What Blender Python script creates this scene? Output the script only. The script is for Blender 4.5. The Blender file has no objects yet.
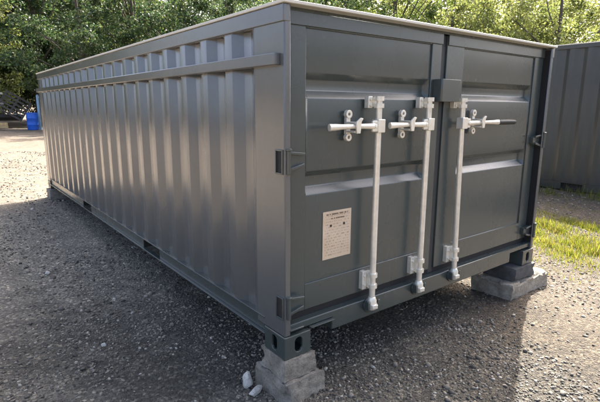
import bpy, bmesh, math, random
import numpy as np
from mathutils import Vector, Matrix, noise as noise_fn

R = math.radians
random.seed(7)
RNG = np.random.default_rng(11)
SC = bpy.context.scene
COL = SC.collection

# ------------------------------------------------------------------ camera
YAW, PIT, ROLL = 0.6574, 0.2026, 0.0048
CAM = Vector((-1.2088, -1.6798, 1.2223))
fw = Vector((math.sin(YAW) * math.cos(PIT), math.cos(YAW) * math.cos(PIT), -math.sin(PIT)))
rt = Vector((math.cos(YAW), -math.sin(YAW), 0))
up = rt.cross(fw)
rt2 = rt * math.cos(ROLL) + up * math.sin(ROLL)
up2 = -rt * math.sin(ROLL) + up * math.cos(ROLL)
cd = bpy.data.cameras.new('camera')
cam = bpy.data.objects.new('camera', cd)
COL.objects.link(cam)
cam.matrix_world = Matrix(((rt2.x, up2.x, -fw.x, CAM.x), (rt2.y, up2.y, -fw.y, CAM.y),
                           (rt2.z, up2.z, -fw.z, CAM.z), (0, 0, 0, 1)))
cd.sensor_width = 36
cd.lens = 463.94 / 600 * 36
cd.clip_start = 0.05
cd.clip_end = 3000
SC.camera = cam

# ------------------------------------------------------------------ sky, sun, exposure
SUN_AZ, SUN_EL = R(65.4), R(43)          # azimuth from +Y towards +X
w = bpy.data.worlds.new('World')
SC.world = w
w.use_nodes = True
nt = w.node_tree
nt.nodes.clear()
sky = nt.nodes.new('ShaderNodeTexSky')
sky.sky_type = 'NISHITA'
sky.sun_disc = False
sky.sun_elevation = SUN_EL
sky.sun_rotation = SUN_AZ
sky.air_density = 0.7
sky.dust_density = 7.5
sky.ozone_density = 0.0
bg = nt.nodes.new('ShaderNodeBackground')
bg.inputs['Strength'].default_value = 0.15
wo = nt.nodes.new('ShaderNodeOutputWorld')
nt.links.new(sky.outputs[0], bg.inputs[0])
nt.links.new(bg.outputs[0], wo.inputs[0])
S = Vector((math.sin(SUN_AZ) * math.cos(SUN_EL), math.cos(SUN_AZ) * math.cos(SUN_EL), math.sin(SUN_EL)))
ld = bpy.data.lights.new('sun', 'SUN')
ld.energy = 3.9
ld.angle = R(0.53)
ld.color = (1.0, 0.95, 0.86)
sun = bpy.data.objects.new('sun', ld)
COL.objects.link(sun)
sun.location = (20, 10, 25)
sun.rotation_euler = (-S).to_track_quat('-Z', 'Y').to_euler()
SC.view_settings.view_transform = 'Standard'
SC.view_settings.look = 'None'
SC.view_settings.gamma = 1
SC.view_settings.exposure = 2.1
SC.view_settings.use_curve_mapping = False

# ------------------------------------------------------------------ materials
def mat(name):
    m = bpy.data.materials.new(name)
    m.use_nodes = True
    n = m.node_tree.nodes
    l = m.node_tree.links
    return m, n, l, n['Principled BSDF']

def ramp(n, l, fac, stops):
    r = n.new('ShaderNodeValToRGB')
    el = r.color_ramp.elements
    while len(el) < len(stops):
        el.new(0.5)
    for e, (p, c) in zip(el, stops):
        e.position = p
        e.color = (*c, 1) if len(c) == 3 else c
    l.new(fac, r.inputs[0])
    return r.outputs[0]

def noise(n, l, scale, detail=4, rough=0.55, vec=None, dist=0):
    t = n.new('ShaderNodeTexNoise')
    t.inputs['Scale'].default_value = scale
    t.inputs['Detail'].default_value = detail
    t.inputs['Roughness'].default_value = rough
    t.inputs['Distortion'].default_value = dist
    if vec is not None:
        l.new(vec, t.inputs['Vector'])
    return t.outputs['Fac']

def geopos(n, l, scale=(1, 1, 1)):
    g = n.new('ShaderNodeNewGeometry')
    mp = n.new('ShaderNodeMapping')
    mp.inputs['Scale'].default_value = scale
    l.new(g.outputs['Position'], mp.inputs['Vector'])
    return mp.outputs[0]

def mixc(n, l, fac, a, b):
    m = n.new('ShaderNodeMix')
    m.data_type = 'RGBA'
    for k, v in ((0, fac), (6, a), (7, b)):
        if isinstance(v, (int, float)):
            m.inputs[k].default_value = v
        elif isinstance(v, tuple):
            m.inputs[k].default_value = (*v, 1)
        else:
            l.new(v, m.inputs[k])
    return m.outputs[2]

def bump(n, l, h, strength, dist, b, normal=None):
    bp = n.new('ShaderNodeBump')
    bp.inputs['Strength'].default_value = strength
    bp.inputs['Distance'].default_value = dist
    l.new(h, bp.inputs['Height'])
    if normal is not None:
        l.new(normal, bp.inputs['Normal'])
    if b is not None:
        l.new(bp.outputs[0], b.inputs['Normal'])
    return bp.outputs[0]

def paint(name, col, rough=0.36, dust_bounce=0.25, dust_bounce_col=(0.26, 0.235, 0.19), coat=0.0, rvar=0.2):
    m, n, l, b = mat(name)
    p = geopos(n, l)
    ps = geopos(n, l, (3.2, 3.2, 0.7))
    big = noise(n, l, 1.3, 5, 0.6, p)
    streak = noise(n, l, 1.0, 3, 0.55, ps)
    spk = noise(n, l, 60, 3, 0.7, p)
    mm = n.new('ShaderNodeMath'); mm.operation = 'MULTIPLY'
    l.new(big, mm.inputs[0]); l.new(streak, mm.inputs[1])
    f = ramp(n, l, mm.outputs[0], [(0.12, (0, 0, 0)), (0.5, (1, 1, 1))])
    fm = n.new('ShaderNodeMath'); fm.operation = 'MULTIPLY'; fm.inputs[1].default_value = dust_bounce
    l.new(f, fm.inputs[0])
    c2 = mixc(n, l, spk, tuple(v * 0.9 for v in col), tuple(v * 1.1 for v in col))
    l.new(mixc(n, l, fm.outputs[0], c2, dust_bounce_col), b.inputs['Base Color'])
    rr = ramp(n, l, mm.outputs[0], [(0.1, (rough - .08,) * 3), (0.55, (rough + rvar,) * 3)])
    l.new(rr, b.inputs['Roughness'])
    b.inputs['Coat Weight'].default_value = coat
    b.inputs['Coat Roughness'].default_value = 0.22
    h = noise(n, l, 2.2, 2, 0.5, p)
    nb = bump(n, l, h, 0.42, 0.012, None)
    bump(n, l, noise(n, l, 420, 2, 0.5, p), 0.06, 0.002, b, nb)
    return m

M = {}
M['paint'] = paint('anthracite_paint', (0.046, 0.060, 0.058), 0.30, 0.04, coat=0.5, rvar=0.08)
M['paint_side'] = paint('anthracite_paint_bounce', (0.082, 0.089, 0.091), 0.27, 0.24, coat=0.9, rvar=0.06)  # lighter copy for the flank; colour and film carry the yard's warm bounce
M['paint_far'] = paint('slate_paint', (0.031, 0.034, 0.033), 0.36, 0.10, coat=0.5)
M['roof'] = paint('pale_roof_sheet', (0.60, 0.58, 0.50), 0.5, 0.3, (0.42, 0.39, 0.32))

def simple(name, col, rough=0.6, metal=0.0, var=0.25, scale=30, bmp=0.0):
    m, n, l, b = mat(name)
    p = geopos(n, l)
    nz = noise(n, l, scale, 5, 0.65, p)
    l.new(ramp(n, l, nz, [(0.3, tuple(v * (1 - var) for v in col)), (0.7, tuple(min(1, v * (1 + var)) for v in col))]), b.inputs['Base Color'])
    b.inputs['Roughness'].default_value = rough
    b.inputs['Metallic'].default_value = metal
    if bmp:
        bump(n, l, nz, bmp, 0.004, b)
    return m

M['galv'] = simple('galvanised_steel', (0.80, 0.765, 0.67), 0.28, 0.45, 0.12, 25)
M['rubber'] = simple('black_rubber', (0.012, 0.012, 0.013), 0.7, 0, 0.3, 50)
M['seal'] = simple('grey_rubber_seal', (0.028, 0.032, 0.034), 0.55, 0, 0.2, 50)
M['black'] = simple('black_grip', (0.02, 0.021, 0.022), 0.5)
M['under'] = simple('black_underside', (0.02, 0.02, 0.02), 0.85)
M['bluep'] = simple('blue_plastic', (0.02, 0.13, 0.62), 0.4, 0, 0.2, 4)
M['paleblue'] = simple('pale_blue_paint', (0.28, 0.42, 0.55), 0.5)
M['greywood'] = simple('weathered_wood', (0.085, 0.078, 0.07), 0.85, 0, 0.35, 6, 0.4)
M['timber'] = simple('new_timber', (0.50, 0.36, 0.18), 0.7, 0, 0.25, 6)
M['palerail'] = simple('pale_steel_rail', (0.55, 0.55, 0.52), 0.5)
M['bark'] = simple('bark', (0.10, 0.085, 0.065), 0.95, 0, 0.45, 8, 0.8)
M['tyre'] = simple('tyre', (0.025, 0.025, 0.027), 0.8)

# concrete
def concrete(name, c0, c1):
    m, n, l, b = mat(name)
    p = geopos(n, l)
    a = noise(n, l, 14, 7, 0.7, p)
    c = noise(n, l, 90, 4, 0.7, p)
    base = ramp(n, l, a, [(0.28, c0), (0.72, c1)])
    v = n.new('ShaderNodeTexVoronoi'); v.inputs['Scale'].default_value = 70
    l.new(p, v.inputs['Vector'])
    pit = ramp(n, l, v.outputs['Distance'], [(0.08, (0.35, 0.35, 0.35)), (0.3, (1, 1, 1))])
    mx = n.new('ShaderNodeMix'); mx.data_type = 'RGBA'; mx.blend_type = 'MULTIPLY'; mx.inputs[0].default_value = 0.7
    l.new(base, mx.inputs[6]); l.new(pit, mx.inputs[7])
    l.new(mx.outputs[2], b.inputs['Base Color'])
    b.inputs['Roughness'].default_value = 0.93
    nb = bump(n, l, a, 0.8, 0.02, None)
    bump(n, l, c, 0.7, 0.006, b, nb)
    return m
M['conc'] = concrete('rough_concrete', (0.11, 0.10, 0.083), (0.36, 0.335, 0.285))
M['concpale'] = concrete('pale_concrete', (0.17, 0.145, 0.11), (0.46, 0.42, 0.345))

# data plate: printed paper-like plate with rows of small text
def plate_mat():
    m, n, l, b = mat('printed_plate')
    tc = n.new('ShaderNodeTexCoord')
    sep = n.new('ShaderNodeSeparateXYZ')
    l.new(tc.outputs['Generated'], sep.inputs[0])
    comb = n.new('ShaderNodeCombineXYZ')
    l.new(sep.outputs['X'], comb.inputs['X']); l.new(sep.outputs['Z'], comb.inputs['Y'])
    br = n.new('ShaderNodeTexBrick')
    br.offset = 0.37; br.squash = 0.7; br.squash_frequency = 3
    br.inputs['Scale'].default_value = 1.0
    br.inputs['Brick Width'].default_value = 0.17
    br.inputs['Row Height'].default_value = 0.058
    br.inputs['Mortar Size'].default_value = 0.016
    br.inputs['Mortar Smooth'].default_value = 0.0
    l.new(comb.outputs[0], br.inputs['Vector'])
    mp = n.new('ShaderNodeMapping'); mp.inputs['Scale'].default_value = (46, 17.2, 1)
    l.new(comb.outputs[0], mp.inputs['Vector'])
    nz = noise(n, l, 1.0, 1, 0.5, mp.outputs[0])
    mask = ramp(n, l, nz, [(0.48, (0, 0, 0)), (0.53, (1, 1, 1))])
    inv = ramp(n, l, br.outputs['Fac'], [(0.0, (1, 1, 1)), (0.5, (0, 0, 0))])
    mu = n.new('ShaderNodeMath'); mu.operation = 'MULTIPLY'
    l.new(mask, mu.inputs[0]); l.new(inv, mu.inputs[1])
    # keep a clear border
    for ax, lo, hi in (('X', .07, .93), ('Z', .05, .95)):
        for op, v in (('GREATER_THAN', lo), ('LESS_THAN', hi)):
            c = n.new('ShaderNodeMath'); c.operation = op; c.inputs[1].default_value = v
            l.new(sep.outputs[ax], c.inputs[0])
            m2 = n.new('ShaderNodeMath'); m2.operation = 'MULTIPLY'
            l.new(mu.outputs[0], m2.inputs[0]); l.new(c.outputs[0], m2.inputs[1])
            mu = m2
    fm = n.new('ShaderNodeMath'); fm.operation = 'MULTIPLY'; fm.inputs[1].default_value = 0.55
    l.new(mu.outputs[0], fm.inputs[0])
    stain = noise(n, l, 9, 4, 0.6, geopos(n, l))
    base = ramp(n, l, stain, [(0.3, (0.58, 0.44, 0.30)), (0.7, (0.68, 0.55, 0.40))])
    l.new(mixc(n, l, fm.outputs[0], base, (0.22, 0.13, 0.07)), b.inputs['Base Color'])
    b.inputs['Roughness'].default_value = 0.5
    return m
M['plate'] = plate_mat()

def leaf_mat(name, cols, transl=0.45):
    m, n, l, b = mat(name)
    g = n.new('ShaderNodeNewGeometry')
    c = ramp(n, l, g.outputs['Random Per Island'], cols)
    l.new(c, b.inputs['Base Color'])
    b.inputs['Roughness'].default_value = 0.5
    t = n.new('ShaderNodeBsdfTranslucent')
    hs = n.new('ShaderNodeHueSaturation'); hs.inputs['Saturation'].default_value = 1.12; hs.inputs['Value'].default_value = 1.7
    hs.inputs['Hue'].default_value = 0.485
    l.new(c, hs.inputs['Color']); l.new(hs.outputs[0], t.inputs[0])
    ms = n.new('ShaderNodeMixShader'); ms.inputs[0].default_value = transl
    l.new(b.outputs[0], ms.inputs[1]); l.new(t.outputs[0], ms.inputs[2])
    l.new(ms.outputs[0], n['Material Output'].inputs[0])
    return m
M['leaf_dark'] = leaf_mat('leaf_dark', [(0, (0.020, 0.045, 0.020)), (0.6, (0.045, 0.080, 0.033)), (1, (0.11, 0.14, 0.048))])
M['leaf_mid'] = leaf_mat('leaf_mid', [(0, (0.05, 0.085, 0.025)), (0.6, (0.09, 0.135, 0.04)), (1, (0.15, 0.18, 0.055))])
M['leaf_pale'] = leaf_mat('leaf_pale', [(0, (0.10, 0.13, 0.045)), (0.6, (0.16, 0.195, 0.07)), (1, (0.23, 0.25, 0.10))], 0.55)  # paler copy for trees towards the sun; backlit glow painted into the leaves
M['grass'] = leaf_mat('grass_blade', [(0, (0.075, 0.11, 0.02)), (0.6, (0.145, 0.165, 0.03)), (0.88, (0.19, 0.18, 0.05)), (1, (0.26, 0.21, 0.10))], 0.5)

def stone_mat():
    m, n, l, b = mat('gravel_stone')
    g = n.new('ShaderNodeNewGeometry')
    c = ramp(n, l, g.outputs['Random Per Island'],
             [(0, (0.059, 0.055, 0.046)), (0.35, (0.123, 0.113, 0.095)), (0.62, (0.193, 0.176, 0.145)), (0.9, (0.297, 0.274, 0.227)), (1, (0.534, 0.507, 0.435))])
    nz = noise(n, l, 160, 4, 0.6, geopos(n, l))
    mx = n.new('ShaderNodeMix'); mx.data_type = 'RGBA'; mx.blend_type = 'MULTIPLY'; mx.inputs[0].default_value = 0.6
    l.new(c, mx.inputs[6]); l.new(ramp(n, l, nz, [(0.25, (.45, .45, .45)), (0.7, (1, 1, 1))]), mx.inputs[7])
    l.new(mx.outputs[2], b.inputs['Base Color'])
    b.inputs['Roughness'].default_value = 0.8
    bump(n, l, nz, 0.6, 0.004, b)
    return m
M['stone'] = stone_mat()
M['rock'] = concrete('pale_rock', (0.42, 0.40, 0.36), (0.66, 0.63, 0.57))

def ground_mat():
    m, n, l, b = mat('gravel_ground')
    p = geopos(n, l)
    sep = n.new('ShaderNodeSeparateXYZ'); l.new(p, sep.inputs[0])
    big = noise(n, l, 0.55, 6, 0.6, p)
    mid = noise(n, l, 5.5, 6, 0.65, p)
    fine = noise(n, l, 55, 5, 0.7, p)
    grit = noise(n, l, 260, 3, 0.7, p)
    v1 = n.new('ShaderNodeTexVoronoi'); v1.inputs['Scale'].default_value = 62; l.new(p, v1.inputs['Vector'])
    v2 = n.new('ShaderNodeTexVoronoi'); v2.inputs['Scale'].default_value = 135; l.new(p, v2.inputs['Vector'])
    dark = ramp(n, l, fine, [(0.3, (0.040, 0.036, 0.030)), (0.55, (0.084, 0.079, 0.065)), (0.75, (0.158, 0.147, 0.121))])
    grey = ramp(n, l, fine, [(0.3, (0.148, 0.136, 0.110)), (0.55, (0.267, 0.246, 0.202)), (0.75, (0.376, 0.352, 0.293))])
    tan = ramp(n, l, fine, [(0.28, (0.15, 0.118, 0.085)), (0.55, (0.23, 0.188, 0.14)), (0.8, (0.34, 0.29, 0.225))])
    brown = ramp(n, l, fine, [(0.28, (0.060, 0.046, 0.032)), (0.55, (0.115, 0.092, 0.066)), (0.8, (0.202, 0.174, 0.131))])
    # stones in the texture
    hv = n.new('ShaderNodeSeparateColor'); l.new(v1.outputs['Color'], hv.inputs[0])
    st = ramp(n, l, hv.outputs[0], [(0.0, (0.5, 0.5, 0.5)), (0.7, (0.9, 0.9, 0.9)), (0.93, (1.6, 1.58, 1.5)), (1.0, (3.0, 2.9, 2.7))])
    # where sand lies (far yard on the left), where brown soil lies (beyond the right corner)
    def mrange(sock, a, bb):
        r = n.new('ShaderNodeMapRange'); r.interpolation_type = 'SMOOTHSTEP'
        r.inputs['From Min'].default_value = a; r.inputs['From Max'].default_value = bb
        l.new(sock, r.inputs['Value']); return r.outputs[0]
    def add(a, bb, k):
        q = n.new('ShaderNodeMath'); q.operation = 'MULTIPLY_ADD'
        l.new(bb, q.inputs[0]); q.inputs[1].default_value = k; l.new(a, q.inputs[2]); return q.outputs[0]
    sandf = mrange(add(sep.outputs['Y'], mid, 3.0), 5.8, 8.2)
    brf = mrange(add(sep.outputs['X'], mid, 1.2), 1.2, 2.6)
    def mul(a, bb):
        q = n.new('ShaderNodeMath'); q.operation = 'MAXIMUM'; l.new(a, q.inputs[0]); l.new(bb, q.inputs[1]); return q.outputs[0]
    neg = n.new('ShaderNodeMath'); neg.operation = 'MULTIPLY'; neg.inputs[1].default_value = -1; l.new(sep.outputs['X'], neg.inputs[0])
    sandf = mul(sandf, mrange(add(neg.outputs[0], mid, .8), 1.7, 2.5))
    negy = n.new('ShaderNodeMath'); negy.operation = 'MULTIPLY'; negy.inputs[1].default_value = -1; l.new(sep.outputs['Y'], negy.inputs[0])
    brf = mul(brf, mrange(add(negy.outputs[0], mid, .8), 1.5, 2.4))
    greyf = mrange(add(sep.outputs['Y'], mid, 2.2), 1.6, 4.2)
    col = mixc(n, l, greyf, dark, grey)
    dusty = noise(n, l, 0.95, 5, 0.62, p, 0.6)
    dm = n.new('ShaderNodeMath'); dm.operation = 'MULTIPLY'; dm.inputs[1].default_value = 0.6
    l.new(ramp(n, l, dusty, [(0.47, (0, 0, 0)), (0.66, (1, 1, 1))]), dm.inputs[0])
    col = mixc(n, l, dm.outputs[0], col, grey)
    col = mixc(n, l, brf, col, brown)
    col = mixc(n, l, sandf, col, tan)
    mx = n.new('ShaderNodeMix'); mx.data_type = 'RGBA'; mx.blend_type = 'MULTIPLY'; mx.inputs[0].default_value = 0.75
    l.new(col, mx.inputs[6]); l.new(st, mx.inputs[7])
    mx2 = n.new('ShaderNodeMix'); mx2.data_type = 'RGBA'; mx2.blend_type = 'MULTIPLY'; mx2.inputs[0].default_value = 0.8
    l.new(mx.outputs[2], mx2.inputs[6])
    l.new(ramp(n, l, mid, [(0.3, (0.62, 0.62, 0.62)), (0.7, (1.2, 1.2, 1.2))]), mx2.inputs[7])
    mx3 = n.new('ShaderNodeMix'); mx3.data_type = 'RGBA'; mx3.blend_type = 'MULTIPLY'; mx3.inputs[0].default_value = 0.6
    l.new(mx2.outputs[2], mx3.inputs[6])
    l.new(ramp(n, l, big, [(0.3, (0.7, 0.7, 0.7)), (0.7, (1.2, 1.2, 1.2))]), mx3.inputs[7])
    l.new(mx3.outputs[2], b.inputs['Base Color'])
    b.inputs['Roughness'].default_value = 0.92
    nb = bump(n, l, mid, 0.8, 0.03, None)
    nb = bump(n, l, ramp(n, l, v1.outputs['Distance'], [(0, (1, 1, 1)), (0.7, (0, 0, 0))]), 0.8, 0.012, None, nb)
    nb = bump(n, l, ramp(n, l, v2.outputs['Distance'], [(0, (1, 1, 1)), (0.7, (0, 0, 0))]), 0.7, 0.006, None, nb)
    bump(n, l, grit, 0.5, 0.004, b, nb)
    return m
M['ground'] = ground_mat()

# ------------------------------------------------------------------ helpers
def tag(o, label=None, cat=None, group=None, kind=None):
    if label: o['label'] = label
    if cat: o['category'] = cat
    if group: o['group'] = group
    if kind: o['kind'] = kind
    return o

def empty(name, loc, label, cat, group=None):
    o = bpy.data.objects.new(name, None)
    COL.objects.link(o)
    o.location = loc
    o.empty_display_size = 0.2
    return tag(o, label, cat, group)

def world(o):
    m = o.matrix_parent_inverse @ Matrix.LocRotScale(o.location, o.rotation_euler, o.scale)
    return world(o.parent) @ m if o.parent is not None else m

def adopt(o, parent):
    """parent o without moving it in the world"""
    o.parent = parent
    o.matrix_parent_inverse = world(parent).inverted()

class MB:
    """collects shapes into one mesh"""
    def __init__(s):
        s.v = []; s.f = []
    def add(s, vs, fs):
        k = len(s.v)
        s.v += [tuple(q) for q in vs]
        s.f += [tuple(i + k for i in f) for f in fs]
        return s
    def box(s, x0, x1, y0, y1, z0, z1):
        return s.add([(x0, y0, z0), (x1, y0, z0), (x1, y1, z0), (x0, y1, z0), (x0, y0, z1), (x1, y0, z1), (x1, y1, z1), (x0, y1, z1)],
                     [(3, 2, 1, 0), (4, 5, 6, 7), (0, 1, 5, 4), (1, 2, 6, 5), (2, 3, 7, 6), (3, 0, 4, 7)])
    def prism(s, poly, axis, a, b):
        """polygon in the two other axes, swept along axis from a to b"""
        n = len(poly)
        def pt(p, t):
            return {'x': (t, p[0], p[1]), 'y': (p[0], t, p[1]), 'z': (p[0], p[1], t)}[axis]
        vs = [pt(p, a) for p in poly] + [pt(p, b) for p in poly]
        fs = [tuple(range(n))[::-1], tuple(range(n, 2 * n))] + [(i, (i + 1) % n, (i + 1) % n + n, i + n) for i in range(n)]
        return s.add(vs, fs)
    def tube(s, pts, rad, seg=12, cap=True):
        pts = [Vector(p) for p in pts]
        rs = rad if isinstance(rad, (list, tuple)) else [rad] * len(pts)
        vs, fs = [], []
        for i, p in enumerate(pts):
            d = (pts[min(i + 1, len(pts) - 1)] - pts[max(i - 1, 0)]).normalized()
            a = d.cross(Vector((0, 0, 1)) if abs(d.z) < 0.9 else Vector((1, 0, 0))).normalized()
            b = d.cross(a)
            for k in range(seg):
                t = 2 * math.pi * k / seg
                vs.append(p + (a * math.cos(t) + b * math.sin(t)) * rs[i])
        for i in range(len(pts) - 1):
            for k in range(seg):
                fs.append((i * seg + k, i * seg + (k + 1) % seg, (i + 1) * seg + (k + 1) % seg, (i + 1) * seg + k))
        if cap:
            fs.append(tuple(range(seg))[::-1])
            fs.append(tuple(range((len(pts) - 1) * seg, len(pts) * seg)))
        return s.add(vs, fs)
    def build(s, name, m, parent=None, bevel=0.0, smooth=False, seg=2):
        me = bpy.data.meshes.new(name)
        me.from_pydata(s.v, [], s.f)
        bm = bmesh.new(); bm.from_mesh(me)
        bmesh.ops.recalc_face_normals(bm, faces=bm.faces)
        bm.to_mesh(me); bm.free()
        me.materials.append(m)
        o = bpy.data.objects.new(name, me)
        COL.objects.link(o)
        if bevel:
            md = o.modifiers.new('bevel', 'BEVEL')
            md.width = bevel; md.segments = seg; md.limit_method = 'ANGLE'; md.angle_limit = R(35)
            smooth = True
        if smooth:
            for p in me.polygons:
                p.use_smooth = True
            try:
                me.set_sharp_from_angle(angle=R(50))
            except Exception:
                pass
        if parent is not None:
            adopt(o, parent)
        return o

def copy_part(o, parent, scale=None, offset=(0, 0, 0)):
    """copy of a part, mirrored or shifted in world space"""
    c = o.copy()
    COL.objects.link(c)
    adopt(c, parent)
    if scale: c.scale = scale
    c.location = offset
    return c

def np_mesh(name, verts, faces, m, kind=None, smooth=False):
    """big meshes straight from numpy; faces is an (n,k) array"""
    me = bpy.data.meshes.new(name)
    nv, nf, k = len(verts), len(faces), faces.shape[1]
    me.vertices.add(nv)
    me.vertices.foreach_set('co', np.ascontiguousarray(verts, dtype=np.float32).ravel())
    me.loops.add(nf * k)
    me.loops.foreach_set('vertex_index', np.ascontiguousarray(faces, dtype=np.int32).ravel())
    me.polygons.add(nf)
    me.polygons.foreach_set('loop_start', np.arange(0, nf * k, k, dtype=np.int32))
    me.polygons.foreach_set('loop_total', np.full(nf, k, dtype=np.int32))
    if smooth:
        me.polygons.foreach_set('use_smooth', np.ones(nf, dtype=bool))
    me.update(calc_edges=True)
    me.validate()
    me.materials.append(m)
    return me

def link(name, me, parent=None):
    o = bpy.data.objects.new(name, me)
    COL.objects.link(o)
    if parent is not None:
        adopt(o, parent)
    return o

# ------------------------------------------------------------------ ground
def sstep(a, b, x):
    t = np.clip((x - a) / (b - a), 0, 1)
    return t * t * (3 - 2 * t)

def gz(x, y):
    x = np.asarray(x, float); y = np.asarray(y, float)
    z = -0.235 + 0.095 * sstep(0, 6.5, y) * (1 - sstep(1.5, 5, x)) + 0.03 * sstep(3, 7, x)
    z = z + 0.012 * np.sin(2.3 * x + 1.1 * y + .4) * np.cos(1.7 * y - .6 * x) + 0.006 * np.sin(6.1 * x - 3.3 * y) + 0.003 * np.cos(9.2 * y + 5.1 * x + 1)
    return z

def gzf(x, y):
    return float(gz(x, y))

def axis_lines(lo, hi, a, b, fine):
    mid = np.arange(a, b + 1e-6, fine)
    out = []
    s, x = fine, b
    while x < hi:
        s *= 1.18; x += s; out.append(min(x, hi))
    lo_l = []
    s, x = fine, a
    while x > lo:
        s *= 1.18; x -= s; lo_l.append(max(x, lo))
    return np.array(lo_l[::-1] + list(mid) + out)
gx = axis_lines(-900, 900, -3, 8, 0.09)
gy = axis_lines(-900, 900, -3, 8, 0.09)
X, Y = np.meshgrid(gx, gy, indexing='ij')
V = np.stack([X.ravel(), Y.ravel(), gz(X, Y).ravel()], 1)
nx, ny = len(gx), len(gy)
I = np.arange(nx * ny).reshape(nx, ny)
Fq = np.stack([I[:-1, :-1].ravel(), I[1:, :-1].ravel(), I[1:, 1:].ravel(), I[:-1, 1:].ravel()], 1)
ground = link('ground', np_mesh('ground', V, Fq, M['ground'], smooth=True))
tag(ground, 'grey and tan gravel yard floor', 'ground', kind='structure')

# ------------------------------------------------------------------ grey container (20 x 8 ft, low)
W, L, H = 2.44, 6.06, 1.65
YD = 0.05                               # door face sits this far behind the front frame
KD = (YD + 1.6798) / 1.6798
def dx(x): return -1.2088 + (x + 1.2088) * KD
def dz(z): return 1.2223 + (z - 1.2223) * KD

def corrugated(mb, axis, plane, depth, a, b, z0, z1, period=0.278, phase=0.0, first_in=True):
    """vertical trapezoid corrugation; outer flat at plane, inner flat at plane+depth"""
    prof = [(a, 0)]
    t = a
    seq = [(0.068, 1), (0.070, 1), (0.068, 0), (0.072, 0)]
    while t + 0.206 < b:
        for d, lv in seq:
            t += d
            prof.append((min(t, b), lv))
    if prof[-1][0] < b:
        prof.append((b, 0))
    for (t0, l0), (t1, l1) in zip(prof[:-1], prof[1:]):
        def P(t, l, z):
            return (plane + depth * l, t, z) if axis == 'y' else (t, plane + depth * l, z)
        mb.add([P(t0, l0, z0), P(t1, l1, z0), P(t1, l1, z1), P(t0, l0, z1)], [(0, 1, 2, 3)])
    return mb

def weld(o, d=0.0005):
    bm = bmesh.new(); bm.from_mesh(o.data)
    bmesh.ops.remove_doubles(bm, verts=bm.verts, dist=d)
    bmesh.ops.recalc_face_normals(bm, faces=bm.faces)
    bm.to_mesh(o.data); bm.free()

def casting_mesh():
    """corner casting, 0.162 x 0.178 x 0.118, oval holes in the two outer faces (at -x and -y)"""
    bm = bmesh.new()
    x1, y1, z1 = 0.162, 0.178, 0.118
    def stadium(cx, cz, w_, h_):
        pts = []
        r = w_ / 2
        for k in range(9):
            a = math.pi * k / 8
            pts.append((cx + r * math.cos(a), cz + (h_ / 2 - r) + r * math.sin(a)))
        for k in range(9):
            a = math.pi + math.pi * k / 8
            pts.append((cx + r * math.cos(a), cz - (h_ / 2 - r) + r * math.sin(a)))
        return pts
    def face_hole(outer, hole):
        ov = [bm.verts.new(p) for p in outer]
        hv = [bm.verts.new(p) for p in hole]
        es = [bm.edges.new((ov[i], ov[(i + 1) % len(ov)])) for i in range(len(ov))]
        es += [bm.edges.new((hv[i], hv[(i + 1) % len(hv)])) for i in range(len(hv))]
        bmesh.ops.triangle_fill(bm, edges=es, use_beauty=True)
    face_hole([(0, 0, 0), (x1, 0, 0), (x1, 0, z1), (0, 0, z1)], [(a, 0, b) for a, b in stadium(.086, .062, .046, .078)])
    face_hole([(0, 0, 0), (0, y1, 0), (0, y1, z1), (0, 0, z1)], [(0, a, b) for a, b in stadium(.092, .062, .046, .078)])
    for q in ([(x1, 0, 0), (x1, y1, 0), (x1, y1, z1), (x1, 0, z1)], [(0, y1, 0), (x1, y1, 0), (x1, y1, z1), (0, y1, z1)],
              [(0, 0, 0), (x1, 0, 0), (x1, y1, 0), (0, y1, 0)], [(0, 0, z1), (x1, 0, z1), (x1, y1, z1), (0, y1, z1)]):
        bm.faces.new([bm.verts.new(p) for p in q])
    bmesh.ops.remove_doubles(bm, verts=bm.verts, dist=1e-5)
    bmesh.ops.recalc_face_normals(bm, faces=bm.faces)
    me = bpy.data.meshes.new('corner_casting')
    bm.to_mesh(me); bm.free()
    return me

def make_casting(m, parent, loc, sx=1, sy=1, me=[None]):
    if me[0] is None:
        me[0] = casting_mesh()
    d = me[0] if m is M['paint'] else me[0].copy()
    if not d.materials: d.materials.append(m)
    elif m is not M['paint']: d.materials[0] = m
    o = link('corner_casting', d, parent)
    o.location = loc
    o.scale = (sx, sy, 1)
    s = o.modifiers.new('wall', 'SOLIDIFY'); s.thickness = 0.016; s.offset = -1
    b = o.modifiers.new('bevel', 'BEVEL'); b.width = 0.004; b.segments = 2; b.limit_method = 'ANGLE'; b.angle_limit = R(60)
    return o

box = empty('shipping_container', (W / 2, L / 2, 0),
            'long low anthracite grey shipping container with double doors and pale lock rods', 'container')
P, PS, G = M['paint'], M['paint_side'], M['galv']

# corner posts: front ones are narrow on the door side and wide on the flank
for sx in (0, 1):
    for sy in (0, 1):
        x0, x1 = (0.0, 0.036) if not sx else (W - 0.036, W)
        y0, y1 = (0.0, 0.247) if not sy else (L - 0.18, L)
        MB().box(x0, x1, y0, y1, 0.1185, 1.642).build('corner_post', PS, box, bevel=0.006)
for sx in (0, 1):
    for sy in (0, 1):
        make_casting(P, box, (-0.005 if not sx else W + 0.005, -0.005 if not sy else L + 0.005, 0), 1 if not sx else -1, 1 if not sy else -1)

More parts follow.
